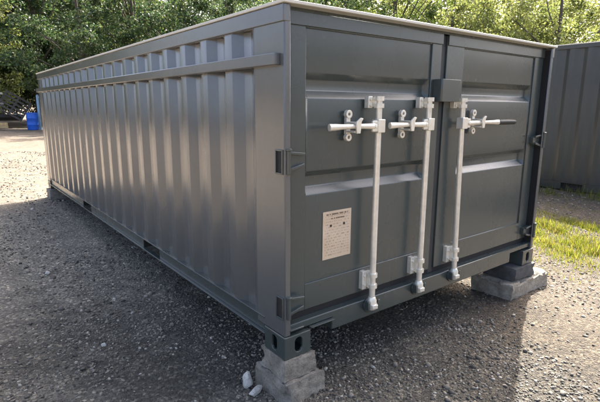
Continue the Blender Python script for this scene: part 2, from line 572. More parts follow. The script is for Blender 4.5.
# long sides
for sx in (0, 1):
    s = 1 if not sx else -1
    pl = 0.003 if not sx else W - 0.003
    mb = corrugated(MB(), 'y', pl, 0.031 * s, 0.2475, L - 0.1805, 0.163, 1.60)
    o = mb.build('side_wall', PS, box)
    weld(o)
    so = o.modifiers.new('sheet', 'SOLIDIFY'); so.thickness = 0.003; so.offset = 1 if False else 0
    bv = o.modifiers.new('fold', 'BEVEL'); bv.width = 0.007; bv.segments = 2; bv.limit_method = 'ANGLE'; bv.angle_limit = R(20)
    for p in o.data.polygons: p.use_smooth = True
    X0 = 0 if not sx else W
    def bx(mb, a, b, y0, y1, z0, z1):
        xa, xb = X0 + s * a, X0 + s * b
        return mb.box(min(xa, xb), max(xa, xb), y0, y1, z0, z1)
    bx(bx(MB(), -0.007, 0.030, -0.002, L + .003, 1.572, 1.644), 0.0302, 0.06, .26, L - .19, 1.574, 1.640).build('top_rail', PS, box, bevel=0.004)
    bx(MB(), -0.030, 0.002, 0.032, L + 0.03, 1.394, 1.446).build('rubbing_rail', PS, box, bevel=0.005)
    # bottom rail: channel with lips, opened where the fork pockets pass through
    r = MB()
    ya, yb = 0.175, L - 0.175
    bx(r, -0.004, 0.050, ya, yb, 0.157, 0.165)
    bx(r, -0.006, 0.030, ya, yb, 0.068, 0.077)
    for a, b in ((ya, 1.65), (2.00, 3.64), (3.99, yb)):
        bx(r, 0.012, 0.018, a, b, 0.077, 0.157)
    r.build('bottom_rail', P, box, bevel=0.002)
for y0 in (1.65, 3.64):
    t = MB()
    t.box(0.0185, W - .0185, y0 - 0.006, y0, 0.077, 0.157)
    t.box(0.0185, W - .0185, y0 + 0.35, y0 + 0.356, 0.077, 0.157)
    t.box(0.0505, W - .0505, y0 - 0.006, y0 + .356, 0.158, 0.164)
    t.build('fork_pocket', M['under'], box)

# back wall, roof, floor, under-frame
o = corrugated(MB(), 'x', L - 0.004, -0.036, 0.036, W - 0.036, 0.14, 1.6465).build('back_wall', PS, box)
weld(o)
MB().box(0.163, W - .163, L - .06, L - .0, 0.06, 0.138).build('back_sill', P, box, bevel=0.003)
MB().box(-0.014, W + 0.014, -0.016, L + 0.016, 1.6445, 1.659).build('roof', M['roof'], box, bevel=0.003)
MB().box(0.06, W - 0.06, 0.13, L - 0.06, 0.120, 0.150).build('floor', M['under'], box)
for k in range(13):
    y = 0.42 + k * 0.43
    if 1.6 < y < 2.03 or 3.6 < y < 4.03:
        y += 0.06 if (y > 1.84 and y < 3) or y > 3.84 else -0.06
        if 1.64 < y < 2.01 or 3.63 < y < 4.0: continue
    MB().prism([(y, .075), (y + .045, .075), (y + .045, .08), (y + .006, .08), (y + .006, .114), (y + .045, .114), (y + .045, .119), (y, .119)], 'x', 0.05, W - .05).build('cross_member', M['under'], box)

# front frame: header above the doors, sill below them
MB().box(0.037, W - 0.037, 0.0420, 0.13, 1.6316, 1.6455).box(0.037, W - 0.037, 0.1015, 0.13, 1.59, 1.6313).build('door_header', P, box)
SY = 0.016
sill = MB().prism([(.0375, .166), (W - .0375, .166), (W - .0375, .1285), (W - .318, .1285), (W - .318, .058), (.318, .058), (.318, .1285), (.0375, .1285)], 'y', SY, 0.13)
sill.build('door_sill', P, box, bevel=0.005)
MB().box(0.160, 0.318, -0.006, SY - .0005, 0.1220, 0.1284).build('lip_plate', P, box, bevel=0.001)
MB().box(0.030, 0.115, -0.004, SY - .0005, 0.1405, 0.1495).build('lip_plate', P, box, bevel=0.002)

# doors
GRO = [(1.369, 1.339, 1.291, 1.256), (0.920, 0.892, 0.842, 0.806)]
def make_door(x0, x1, gx0, gx1):
    z0, z1 = dz(0.232), 1.628
    fz0, fz1 = dz(0.366), dz(1.557)
    f = MB()
    T = 0.05
    f.box(x0, gx0, YD, YD + T, z0, z1)
    f.box(gx1, x1, YD, YD + T, z0, z1)
    f.box(gx0 - .0005, gx1 + .0005, YD + .0004, YD + T, z0, fz0)
    f.box(gx0 - .0005, gx1 + .0005, YD + .0004, YD + T, fz1, z1 - .0004)
    door = f.build('door', P, box, bevel=0.003)
    # pressed panel with two horizontal grooves
    xs = [gx0, gx0 + .004, gx0 + .018, gx1 - .018, gx1 - .004, gx1]
    zs = [fz1]
    lv = [0]
    for a, b, c, d in GRO:
        zs += [dz(a), dz(b), dz(c), dz(d)]; lv += [0, 1, 1, 0]
    zs.append(fz0); lv.append(0)
    vs = []
    yb = YD + 0.010
    for z, v in zip(zs, lv):
        for i, x in enumerate(xs):
            vs.append((x, yb + (0.034 if v and i in (2, 3) else 0), z))
    n = len(xs)
    fs = [(r * n + c, r * n + c + 1, (r + 1) * n + c + 1, (r + 1) * n + c) for r in range(len(zs) - 1) for c in range(n - 1)]
    pn = MB().add(vs, fs).build('door_panel', P, door)
    for p in pn.data.polygons: p.use_smooth = True
    bv = pn.modifiers.new('fold', 'BEVEL'); bv.width = 0.006; bv.segments = 3; bv.limit_method = 'ANGLE'; bv.angle_limit = R(15)
    MB().box(x0 + .001, x1 - .001, YD - 0.009, YD - .0006, dz(1.563), z1 + .0033).build('header_strip', P, door, bevel=0.002)
    return door
xl0, xl1 = 0.046, dx(1.097)
xr0, xr1 = dx(1.146), W - 0.046
door_l = make_door(xl0, xl1, dx(.119), dx(1.010))
door_r = make_door(xr0, xr1, dx(1.315), dx(2.172))
# rubber gaskets
gk = MB().box(xl1 + .0005, xr0 - .0005, YD + .010, YD + .045, 0.17, 1.628)
gk.build('door_gasket', M['seal'], box, bevel=0.003)
for a, b in ((.0365, xl0 - .0005), (xr1 + .0005, W - .0365)):
    MB().box(a, b, YD + .01, YD + .045, 0.17, 1.628).build('door_gasket', M['rubber'], box)
for a, b in ((.0365, .0385), (W - .0385, W - .0365)):
    MB().box(a, b, .006, YD + .0095, 0.168, 1.628).build('door_gasket', M['rubber'], box)  # seal strips, black to stand in for deep shading on the post faces
MB().box(xl0, xr1, YD + .012, YD + .045, .1665, dz(.232) - .001).build('door_gasket', M['rubber'], box)

# hinges: tapered blade over post and door edge, with pin; slot on the flank of the post
def hinge(side, z):
    s = 1 if side == 0 else -1
    X0 = 0.0 if side == 0 else W
    h = MB()
    def pr(poly, y0, y1):
        pp = [(X0 + s * a, z + b) for a, b in poly]
        h.prism(pp, 'y', y0, y1)
    pr([(.030, .040), (.128, .030), (.128, -.022), (.030, -.050)], YD - 0.026, YD - 0.0005)
    pr([(.010, .050), (.125, .036), (.125, .024), (.010, .036)], YD - 0.044, YD - 0.0255)
    pr([(.010, -.036), (.120, -.012), (.120, -.026), (.010, -.052)], YD - 0.044, YD - 0.0255)
    h.tube([(X0 + s * .020, -.004, z - .055), (X0 + s * .020, -.004, z + .055)], .011, 12)
    h.tube([(X0 + s * .020, -.004, z + .05), (X0 + s * .020, -.004, z + .062)], .015, 12)
    o = h.build('hinge', P, box, bevel=0.002)
    fr = MB()
    a, b = (-.009, -.0005)
    def bx(y0, y1, z0, z1, a=a, b=b):
        xa, xb = X0 + s * a, X0 + s * b
        fr.box(min(xa, xb), max(xa, xb), y0, y1, z0, z1)
    bx(.008, .014, z - .056, z + .056); bx(.058, .064, z - .056, z + .056)
    bx(.0142, .0578, z - .056, z - .049); bx(.0142, .0578, z + .049, z + .056)
    fr.build('slot_rim', P, o, bevel=.001)
    sl = MB()
    xa, xb = X0 - s * .002, X0 + s * .0005
    sl.box(min(xa, xb), max(xa, xb), .0145, .0575, z - .0485, z + .0485)
    sl.build('slot_shade', M['rubber'], o)  # black plate painted as the dark inside of the slot
for sd in (0, 1):
    hinge(sd, 0.972)
    hinge(sd, 0.265)

# lock rods
YR = -0.005
def lock_rod(xt, xb, d, handle_len, retain, grip=None, zt=1.264, zb=0.128):
    """d = side the handle points to"""
    zh = 1.122
    def xz(z): return xb + (xt - xb) * (z - zb) / (zt - zb)
    rod = MB().tube([(xz(zb + .03), YR, zb + .03), (xz(zt), YR, zt)], 0.0170, 16).build('lock_rod', G, box, smooth=True)
    # guide brackets
    for z, hh in ((zt - .022, .030), (0.278, .052)):
        x = xz(z)
        b = MB()
        b.box(x - .052, x - .0215, YD - .030, YD - .0005, z - hh, z + hh)
        b.box(x - .021, x + .021, YR + .004, YD - .0005, z - hh * .8, z + hh * .8)
        b.box(x - .0195, x + .050, YD - .020, YD - .0008, z - hh * .75, z + hh * .75)
        for q in (-.62, .62):
            b.tube([(x - .037, YD - .038, z + hh * q * .8), (x - .037, YD - .0295, z + hh * q * .8)], .0085, 8)
            b.tube([(x + .036, YD - .028, z + hh * q * .8), (x + .036, YD - .019, z + hh * q * .8)], .0085, 8)
        b.build('rod_bracket', G, rod, bevel=.0015)
        for q in (-.6, .6):
            c = MB().tube([(xz(z), YR, z + hh * q - .011), (xz(z), YR, z + hh * q + .011)], .0265, 16)
            c.build('rod_collar', G, rod, smooth=True)
    # cam at the foot and its keeper on the sill
    x = xz(zb)
    c = MB()
    c.tube([(x, YR, zb + .055), (x, YR, zb + .035), (x, YR, zb - .016), (x, YR, zb - .022)], [.0195, .028, .027, .018], 14)
    c.prism([(x - .030, YR - .004), (x - .022, YR - .032), (x + .010, YR - .040), (x + .031, YR - .012), (x + .022, YR + .006), (x - .02, YR + .006)], 'z', zb - .008, zb + .016)
    c.build('rod_cam', G, rod, bevel=.003)
    k = MB()
    k.tube([(x, SY - .0005, zb + .004), (x, SY - .010, zb + .004)], .047, 18)
    k.box(x - .046, x - .032, -.026, SY - .0095, zb - .016, zb + .034)
    k.box(x + .032, x + .046, -.026, SY - .0095, zb - .016, zb + .034)
    k.build('cam_keeper', P, rod, bevel=.003)
    # handle: hub on the rod, flat bar, rounded end
    x = xz(zh)
    hb = MB()
    hb.box(x - .026, x + .026, YR - .026, YR + .022, zh - .034, zh + .034)
    hb.box(min(x, x + d * .062), max(x, x + d * .062), YR - .021, YR - .007, zh - .028, zh + .028)
    hb.tube([(x + d * .044, YR - .030, zh), (x + d * .044, YR + .002, zh)], .010, 10)
    hb.build('handle_hub', G, rod, bevel=.003)
    n = 9
    pts, rad = [], []
    for i in range(n):
        t = i / (n - 1)
        pts.append((x + d * (.05 + (handle_len - .05) * t), YR - .016 - .006 * math.sin(math.pi * t), zh + .002 * math.sin(math.pi * t)))
        rad.append(.0155 - .004 * (1 - abs(2 * t - 1)) + (.002 if t > .85 else 0))
    hm = MB().tube(pts, rad, 12)
    hm.v = [(vx, YR - .016 + (vy - YR + .016) * .75, vz) for vx, vy, vz in hm.v]
    hm.build('handle', G, rod, smooth=True)
    if grip:
        e = pts[-1]
        MB().tube([(e[0] - d * .02, e[1], e[2]), (e[0] + d * grip * .5, e[1], e[2]), (e[0] + d * grip, e[1], e[2] - .002)], [.0175, .018, .016], 12).build('handle_grip', M['black'], rod, smooth=True)
    # retainer: upright double-ended catch with eyes
    xr = x + d * retain
    q = MB()
    q.box(xr - .013, xr + .013, YD - .020, YD - .0005, zh - .040, zh + .046)
    q.box(xr - .015, xr + .015, YR - .030, YD - .0205, zh + .014, zh + .024)
    q.box(xr - .015, xr + .015, YR - .026, YD - .0205, zh - .030, zh - .020)
    q.prism([(xr - .012, zh - .032), (xr + .012, zh - .032), (xr + .018, zh + .024), (xr + .030, zh + .040), (xr + .012, zh + .044), (xr - .016, zh + .024)], 'y', YR - .040, YR - .030)
    for sgn, r in ((1, .021), (-1, .020)):
        ring = 14
        zc = zh + (.060 if sgn > 0 else -.054)
        vs, fs = [], []
        for yy in (YD - .026, YD - .004):
            for rr in (r, .008):
                for kx in range(ring):
                    a = 2 * math.pi * kx / ring
                    vs.append((xr + rr * math.cos(a), yy, zc + rr * math.sin(a)))
        for kx in range(ring):
            k2 = (kx + 1) % ring
            fs += [(kx, k2, ring + k2, ring + kx), (2 * ring + kx, 3 * ring + kx, 3 * ring + k2, 2 * ring + k2),
                   (kx, 2 * ring + kx, 2 * ring + k2, k2), (ring + kx, ring + k2, 3 * ring + k2, 3 * ring + kx)]
        q.add(vs, fs)
    q.build('handle_retainer', G, rod, bevel=.002)
    return rod
lock_rod(0.593, 0.593, -1, 0.350, 0.178)
lock_rod(1.003, 1.003, -1, 0.340, 0.180)
r3 = lock_rod(1.328, 1.366, 1, 0.41, 0.180, grip=0.18)

# lock box shroud bridging the two doors
lb = MB()
lx0, lx1, lz0, lz1, ly = 1.098, 1.281, 1.249, 1.376, -0.016
lb.prism([(lx0, YD - .001), (lx0, ly + .008), (lx0 + .006, ly), (lx1 - .004, ly), (lx1, ly + .006), (lx1, YD - .001), (lx1 - .006, YD - .001), (lx1 - .006, ly + .008), (lx0 + .007, ly + .008), (lx0 + .007, YD - .001)], 'z', lz0, lz1)
lb.box(lx0 + .0072, lx1 - .0062, ly + .0082, YD - .001, lz1 - .007, lz1 - .0005)
o = lb.build('lock_box', P, box, bevel=.002)
MB().tube([((lx0 + lx1) / 2, ly + .036, lz0 + .012), ((lx0 + lx1) / 2, ly + .036, lz0 + .09)], .018, 12).build('lock_barrel', M['black'], o, smooth=True)

# printed data plate riveted to the left door
px0, px1, pz0, pz1 = dx(.236), dx(.427), dz(.462), dz(.709)
YP = YD + 0.010
o = MB().box(px0, px1, YP - .004, YP - .0006, pz0, pz1).build('data_plate', M['plate'], door_l, bevel=.0006)
for fx, fz in ((.27, .70), (.74, .70)):
    rx, rz = px0 + (px1 - px0) * fx, pz0 + (pz1 - pz0) * fz
    MB().tube([(rx, YP - .0065, rz), (rx, YP - .0038, rz)], .0065, 10).build('plate_rivet', M['black'], door_l)
# heavier heading rows on the plate
hd = MB()
rnd = random.Random(5)
for row, (zf, hgt, x_a, x_b) in enumerate(((.935, .0085, .12, .90), (.845, .0065, .28, .74))):
    x = x_a
    while x < x_b:
        wd = rnd.uniform(.016, .03)
        hd.box(px0 + (px1 - px0) * x, px0 + (px1 - px0) * (x + wd), YP - .0046, YP - .0042, pz0 + (pz1 - pz0) * zf - hgt / 2, pz0 + (pz1 - pz0) * zf + hgt / 2)
        x += wd + (.012 if rnd.random() < .75 else .045)
hd.build('plate_print', simple('brown_print', (0.10, 0.06, 0.035), .6), door_l)

# ------------------------------------------------------------------ rough blocks under the corners
def rough_block(name, x0, x1, y0, y1, z0, z1, seed, amp, m, label, cuts=9, cat='block', taper=0.0):
    bm = bmesh.new()
    bmesh.ops.create_cube(bm, size=1)
    bmesh.ops.subdivide_edges(bm, edges=bm.edges[:], cuts=cuts, use_grid_fill=True)
    rg = np.random.default_rng(seed)
    fr = rg.normal(0, 1, (14, 3)) * np.array([[9]] * 5 + [[22]] * 5 + [[48]] * 4)
    ph = rg.uniform(0, 6.28, (14, 3))
    am = np.array([1.0] * 5 + [.55] * 5 + [.3] * 4)
    sx, sy, sz = x1 - x0, y1 - y0, z1 - z0
    for v in bm.verts:
        c = v.co.copy()
        q = np.abs(np.array(c)) * 2
        e = np.sort(q)
        tp = 1 + taper * (0.5 - c.z)
        p = Vector((c.x * sx * tp, c.y * sy * tp, c.z * sz))
        sd = Vector((seed * 1.7, seed * .9, seed * 2.3))
        # chipped arrises: broken back where the noise says so
        chip = max(0.0, noise_fn.noise(p * 16 + sd)) * max(0.0, (e[1] - .72) / .28)
        p -= Vector((math.copysign(1, c.x) * (q[0] > .7), math.copysign(1, c.y) * (q[1] > .7), math.copysign(1, c.z) * (q[2] > .7))) * chip * amp * 3.2
        dv = noise_fn.noise_vector(p * 9 + sd) * .9 + noise_fn.noise_vector(p * 28 + sd) * .55 + noise_fn.noise_vector(p * 75 + sd) * .30
        d = np.array(dv) * amp * .75
        if abs(v.co.z) > .499: d[2] *= .25
        p = np.array(p) + d
        v.co = Vector((p[0] + (x0 + x1) / 2, p[1] + (y0 + y1) / 2, min(p[2] + (z0 + z1) / 2, z1)))
    bmesh.ops.recalc_face_normals(bm, faces=bm.faces)
    me = bpy.data.meshes.new(name); bm.to_mesh(me); bm.free()
    for p in me.polygons: p.use_smooth = True
    me.set_sharp_from_angle(angle=R(26))
    me.materials.append(m)
    o = link(name, me)
    tag(o, label, cat)
    return o
g0 = gzf(0.08, 0.08)
rough_block('concrete_block', -0.010, 0.182, -0.014, 0.20, -0.108, -0.001, 3, 0.008, M['conc'],
            'rough grey concrete block directly under the near corner of the grey container', taper=.04, cuts=16)
rough_block('concrete_block', -0.022, 0.222, -0.042, 0.24, g0 - 0.03, -0.110, 8, 0.011, M['conc'],
            'wider broken concrete block on the gravel, bottom of the near corner stack', taper=.03, cuts=16)
M['darkblock'] = simple('dark_painted_block', (0.075, 0.076, 0.078), .85, 0, .35, 20, .4)
rough_block('support_block', 2.17, 2.462, -0.022, 0.25, -0.108, -0.001, 13, 0.007, M['darkblock'],
            'dark block squeezed between right front corner of the container and pale slab', cuts=8, cat='block')
g1 = gzf(2.4, 0)
rough_block('concrete_slab', 2.10, 2.67, -0.04, 0.30, g1 - .03, -0.1095, 21, 0.019, M['concpale'],
            'pale concrete slab lying under the right front corner of the container', cat='slab', cuts=12)
rough_block('concrete_block', -0.03, 0.22, L - .24, L + .03, gzf(0.1, L) - .03, -0.001, 31, 0.008, M['conc'],
            'small concrete block under the far left corner of the grey container', cat='block')
rough_block('concrete_block', W - .22, W + .03, L - .24, L + .03, gzf(W, L) - .03, -0.001, 35, 0.008, M['conc'],
            'concrete block hidden behind, under the far right corner of the container', cat='block')

# ------------------------------------------------------------------ second container on the right
bx0, by0, bz0 = 7.25, -2.35, gzf(7.25, 1) - 0.006
L2, W2, H2 = 6.06, 2.44, 2.445
far = empty('shipping_container', (bx0 + W2 / 2, by0 + L2 / 2, bz0),
            'tall slate blue grey shipping container at the right edge, standing behind the grass', 'container')
PF = M['paint_far']
for sx in (0, 1):
    for sy in (0, 1):
        for zz in (0, 1):
            c = make_casting(PF, far, (bx0 - .004 if not sx else bx0 + W2 + .004, by0 - .004 if not sy else by0 + L2 + .004, bz0 + (0 if not zz else H2 - .118)), 1 if not sx else -1, 1 if not sy else -1)
        x0 = bx0 if not sx else bx0 + W2 - .1
        y0 = by0 if not sy else by0 + L2 - .14
        MB().box(x0, x0 + .1, y0, y0 + .14, bz0 + .1185, bz0 + H2 - .1185).build('corner_post', PF, far, bevel=.005)
    s = 1 if not sx else -1
    pl = bx0 + .004 if not sx else bx0 + W2 - .004
    o = corrugated(MB(), 'y', pl, .036 * s, by0 + .14, by0 + L2 - .14, bz0 + .16, bz0 + H2 - .06).build('side_wall', PF, far)
    weld(o)
    bv = o.modifiers.new('fold', 'BEVEL'); bv.width = 0.007; bv.segments = 2; bv.limit_method = 'ANGLE'; bv.angle_limit = R(20)
    xe = bx0 if not sx else bx0 + W2 - .06
    MB().box(xe - .004 * s, xe + .06 - .004 * s, by0 + .176, by0 + L2 - .176, bz0 + H2 - .07, bz0 + H2 - .008).build('top_rail', PF, far, bevel=.004)
    r = MB()
    for a, b in ((by0 + .176, by0 + 1.85), (by0 + 2.2, by0 + 3.86), (by0 + 4.21, by0 + L2 - .176)):
        r.box(xe, xe + .05, a, b, bz0 + .03, bz0 + .158)
    for a in (1.85, 3.86):
        r.box(xe, xe + .05, by0 + a, by0 + a + .35, bz0 + .145, bz0 + .158)
        r.box(xe, xe + .05, by0 + a, by0 + a + .35, bz0 + .02, bz0 + .032)
    r.build('bottom_rail', PF, far)
for yy, dd in ((by0 + .004, .036), (by0 + L2 - .004, -.036)):
    o = corrugated(MB(), 'x', yy, dd, bx0 + .1, bx0 + W2 - .1, bz0 + .12, bz0 + H2 - .02).build('end_wall', PF, far)
    weld(o)
MB().box(bx0 - .01, bx0 + W2 + .01, by0 + .17, by0 + L2 - .17, bz0 + H2 - .0075, bz0 + H2 + .008).build('roof', M['roof'], far, bevel=.002)
MB().box(bx0 + .06, bx0 + W2 - .06, by0 + .14, by0 + L2 - .14, bz0 + .16, bz0 + .19).build('floor', M['under'], far)
for a in (1.85, 3.86):
    MB().box(bx0 + .052, bx0 + W2 - .052, by0 + a, by0 + a + .35, bz0 + .035, bz0 + .15).build('fork_pocket', M['under'], far)

# ------------------------------------------------------------------ gravel
PHI = (1 + 5 ** .5) / 2
ICO = np.array([(-1, PHI, 0), (1, PHI, 0), (-1, -PHI, 0), (1, -PHI, 0), (0, -1, PHI), (0, 1, PHI), (0, -1, -PHI), (0, 1, -PHI), (PHI, 0, -1), (PHI, 0, 1), (-PHI, 0, -1), (-PHI, 0, 1)], float)
ICO /= np.linalg.norm(ICO[0])
ICOF = np.array([(0, 11, 5), (0, 5, 1), (0, 1, 7), (0, 7, 10), (0, 10, 11), (1, 5, 9), (5, 11, 4), (11, 10, 2), (10, 7, 6), (7, 1, 8), (3, 9, 4), (3, 4, 2), (3, 2, 6), (3, 6, 8), (3, 8, 9), (4, 9, 5), (2, 4, 11), (6, 2, 10), (8, 6, 7), (9, 8, 1)])

def rotmats(n, rg, tilt):
    a = rg.uniform(0, 2 * np.pi, n)
    c, s = np.cos(a), np.sin(a)
    Z = np.zeros(n); O = np.ones(n)
    Rz = np.stack([np.stack([c, -s, Z], 1), np.stack([s, c, Z], 1), np.stack([Z, Z, O], 1)], 1)
    b = rg.normal(0, tilt, n)
    c, s = np.cos(b), np.sin(b)
    Rx = np.stack([np.stack([O, Z, Z], 1), np.stack([Z, c, -s], 1), np.stack([Z, s, c], 1)], 1)
    return Rx @ Rz

def stones(x, y, r, rg):
    n = len(x)
    v = ICO[None] * (1 + rg.uniform(-.45, .3, (n, 12, 1)))
    v = v * (r[:, None, None] * rg.uniform([.75, .6, .4], [1.35, 1.0, .75], (n, 3))[:, None, :])
    v = np.einsum('nij,nkj->nki', rotmats(n, rg, .35), v)
    v += np.stack([x, y, gz(x, y) + r * .18], 1)[:, None, :]
    f = ICOF[None] + (np.arange(n) * 12)[:, None, None]
    return v.reshape(-1, 3), f.reshape(-1, 3)

_f = np.array(fw); _r = np.array(rt2); _u = np.array(up2)
def visible(x, y, margin=1.12):
    d = np.stack([x - CAM.x, y - CAM.y, gz(x, y) - CAM.z], 1)
    zc = d @ _f
    return (zc > .3) & (np.abs(d @ _r) < margin * .647 * zc) & (np.abs(d @ _u) < (margin + .1) * .4335 * zc)

def pattern(x, y):
    return .5 + .22 * np.sin(3.1 * x + 1.3 * y) + .2 * np.sin(2.2 * y - 4.3 * x + 2) + .22 * np.sin(7.3 * x + 5.9 * y + 1) * np.cos(6.4 * y - 2.1 * x)

rg = np.random.default_rng(4)
VS, FS, off = [], [], 0
def scatter(n, xr, yr, dmin, dmax, rlo, rhi, sel=None, pw=2.4):
    global off
    x = rg.uniform(*xr, n); y = rg.uniform(*yr, n)
    d = np.hypot(x - CAM.x, y - CAM.y)
    k = visible(x, y) & (d > dmin) & (d < dmax) & (rg.uniform(0, 1, n) < np.clip(1.5 * pattern(x, y) - .12, .06, 1))
    k &= ~((x > -.015) & (x < .215) & (y > -.035) & (y < .235)) & ~((x > 2.11) & (x < 2.66) & (y > -.03) & (y < .29))
    k &= ~((x > .35) & (x < 2.4) & (y > .9) & (y < 5.9))
    if sel is not None: k &= sel(x, y)
    x, y = x[k], y[k]
    r = rlo + (rhi - rlo) * rg.uniform(0, 1, len(x)) ** pw
    v, f = stones(x, y, r, rg)
    VS.append(v); FS.append(f + off); off += len(v)
scatter(150000, (-2.4, 2.8), (-1.6, 3.2), 0, 3.4, .0022, .0125, pw=3.0)
scatter(3200, (-2.4, 2.8), (-1.6, 3.2), 0, 3.4, .009, .022)
scatter(70000, (-3.5, 5.2), (-1.2, 6.5), 3.4, 6.6, .0035, .0155, pw=2.8)
scatter(2200, (-3.5, 5.2), (-1.2, 6.5), 3.4, 6.6, .012, .027)
scatter(40000, (-4, 8), (0, 16), 6.6, 16, .008, .024)
gravel = link('gravel', np_mesh('gravel', np.concatenate(VS), np.concatenate(FS), M['stone']))
tag(gravel, 'loose grey gravel stones scattered over the yard', 'gravel', kind='stuff')

ROCK1, ROCK2 = (-0.070, 0.235), (-0.072, 0.155)
def rock(x, y, sx, sy, sz, seed, label, m=None):
    rgk = np.random.default_rng(seed)
    bm = bmesh.new()
    bmesh.ops.create_icosphere(bm, subdivisions=3, radius=1)
    pl = rgk.normal(0, 1, (11, 3)); pl /= np.linalg.norm(pl, axis=1, keepdims=True)
    dd = rgk.uniform(.48, .82, 11)
    fr = rgk.normal(0, 3, (6, 3)); ph = rgk.uniform(0, 6, 6)
    for v in bm.verts:
        p = np.array(v.co)
        t = pl @ p
        k = (dd / np.maximum(t, 1e-3))[t > 1e-3].min(initial=1.0)
        p = p * min(1.0, k) * (1 + .03 * np.sin(fr @ p + ph).sum() / 2)
        v.co = Vector((x + p[0] * sx / 2 * 1.2, y + p[1] * sy / 2 * 1.2, gzf(x, y) + sz * .38 + p[2] * sz / 2 * 1.2))
    me = bpy.data.meshes.new('rock'); bm.to_mesh(me); bm.free()
    for p in me.polygons: p.use_smooth = True
    me.set_sharp_from_angle(angle=R(14))
    me.materials.append(m or M['rock'])
    return tag(link('rock', me), label, 'rock')
rock(ROCK1[0], ROCK1[1], .055, .06, .085, 41, 'pale white rock standing on the gravel left of the near concrete block')
rock(ROCK2[0], ROCK2[1], .085, .045, .05, 42, 'flat pale stone chip leaning beside the near concrete block')
rock(-0.62, 2.62, .04, .045, .03, 43, 'pale stone lying alone in the shaded gravel far left')
rock(-0.56, 1.14, .032, .028, .022, 44, 'whitish stone on the shaded gravel in the lower left foreground')
rock(1.98, 0.55, .10, .09, .06, 46, 'small sunlit rock under the container beside the pale slab')

# ------------------------------------------------------------------ grass and weeds
def blades(x, y, h, wd, rg, lean=.45):
    n = len(x)
    a = rg.uniform(0, 2 * np.pi, n); ln = rg.normal(0, lean, n)
    dirx, diry = np.cos(a), np.sin(a)
    px, py = -diry, dirx
    z = gz(x, y)
    out = []
    for t, wf in ((0, 1.0), (.55, .75), (1.0, .06)):
        bend = ln * h * t ** 1.7
        cx, cy, cz_ = x + dirx * bend, y + diry * bend, z + h * t * np.sqrt(np.clip(1 - (ln * t * .6) ** 2, .2, 1)) - .004
        for s in (-1, 1):
            out.append(np.stack([cx + px * wd * wf * s / 2, cy + py * wd * wf * s / 2, cz_], 1))
    v = np.stack(out, 1)
    f = np.array([(0, 1, 3, 2), (2, 3, 5, 4)])
    f = f[None] + (np.arange(n) * 6)[:, None, None]
    return v.reshape(-1, 3), f.reshape(-1, 4)
rg = np.random.default_rng(9)
def grass_patch(n, fx, fy, dens, hlo, hhi, wd):
    x = rg.uniform(*fx, n); y = rg.uniform(*fy, n)
    k = rg.uniform(0, 1, n) < dens(x, y)
    x, y = x[k], y[k]
    h = rg.uniform(hlo, hhi, len(x)) * (.45 + 1.1 * np.clip(dens(x, y), 0, 1)) * np.where(rg.uniform(0, 1, len(x)) < .03, 1.7, 1)
    return blades(x, y, h, wd * rg.uniform(.6, 1.3, len(x)), rg)
def tuft(x, y):
    return np.clip(.5 + .6 * np.sin(5.1 * x + 2.2 * y) * np.cos(4.7 * y - 1.9 * x) + .4 * np.sin(11 * x - 7 * y + 1), 0, 1)
def d1(x, y):   # bright strip between the slab and the shadow of the far container
    u = x - (4.1 + .3 * np.sin(1.7 * y))
    return np.exp(-(u / .72) ** 2) * sstep(-.5, .15, y) * (.25 + .75 * tuft(x, y)) * (.3 + .7 * tuft(x * 2.3 + 1, y * 2.1))
def d2(x, y):   # thin weeds over the soil
    return (.16 + .5 * np.exp(-((x - 3.5) / .45) ** 2)) * sstep(2.9, 3.4, x) * sstep(-.5, .25, y) * tuft(x * 1.3 + 2, y * 1.1)
def d3(x, y):   # along the foot of the far container
    return np.exp(-((x - 7.0) / .35) ** 2) * tuft(x, y * 1.4) * .8
gv, gf, o_ = [], [], 0
for a in ((190000, (2.9, 5.5), (-.6, 4.5), d1, .02, .09, .006), (110000, (2.8, 7.2), (-.8, 5), d2, .015, .06, .005), (9000, (5.9, 7.24), (-1.2, 3.2), d3, .05, .16, .008)):
    v, f = grass_patch(*a)
    gv.append(v); gf.append(f + o_); o_ += len(v)
grass = link('grass', np_mesh('grass', np.concatenate(gv), np.concatenate(gf), M['grass']))
tag(grass, 'bright green grass and weeds beyond the right corner of the container', 'grass', kind='stuff')

# ------------------------------------------------------------------ trees
def leaves(c, n_per, rad, size, rg, up=.5):
    """leaf quads round clump centres c (k,3)"""
    k = len(c)
    idx = np.repeat(np.arange(k), n_per)
    n = len(idx)
    d = rg.normal(0, 1, (n, 3)); d /= np.linalg.norm(d, axis=1, keepdims=True)
    rr = rad[idx] * rg.uniform(0, 1, n) ** .45
    p = c[idx] + d * rr[:, None] * np.array([1, 1, .7])
    nrm = d * .6 + rg.normal(0, .7, (n, 3)) + np.array([0, 0, up])
    nrm /= np.linalg.norm(nrm, axis=1, keepdims=True)
    t = np.cross(nrm, rg.normal(0, 1, (n, 3))); t /= np.linalg.norm(t, axis=1, keepdims=True)
    b = np.cross(nrm, t)
    s = (size * rg.uniform(.6, 1.35, n))[:, None]
    v = np.stack([p - t * s * .5, p + b * s * .30 + nrm * s * .08, p + t * s * .5 - nrm * s * .10, p - b * s * .30 + nrm * s * .08], 1)
    f = np.arange(n * 4).reshape(n, 4)
    return v.reshape(-1, 3), f

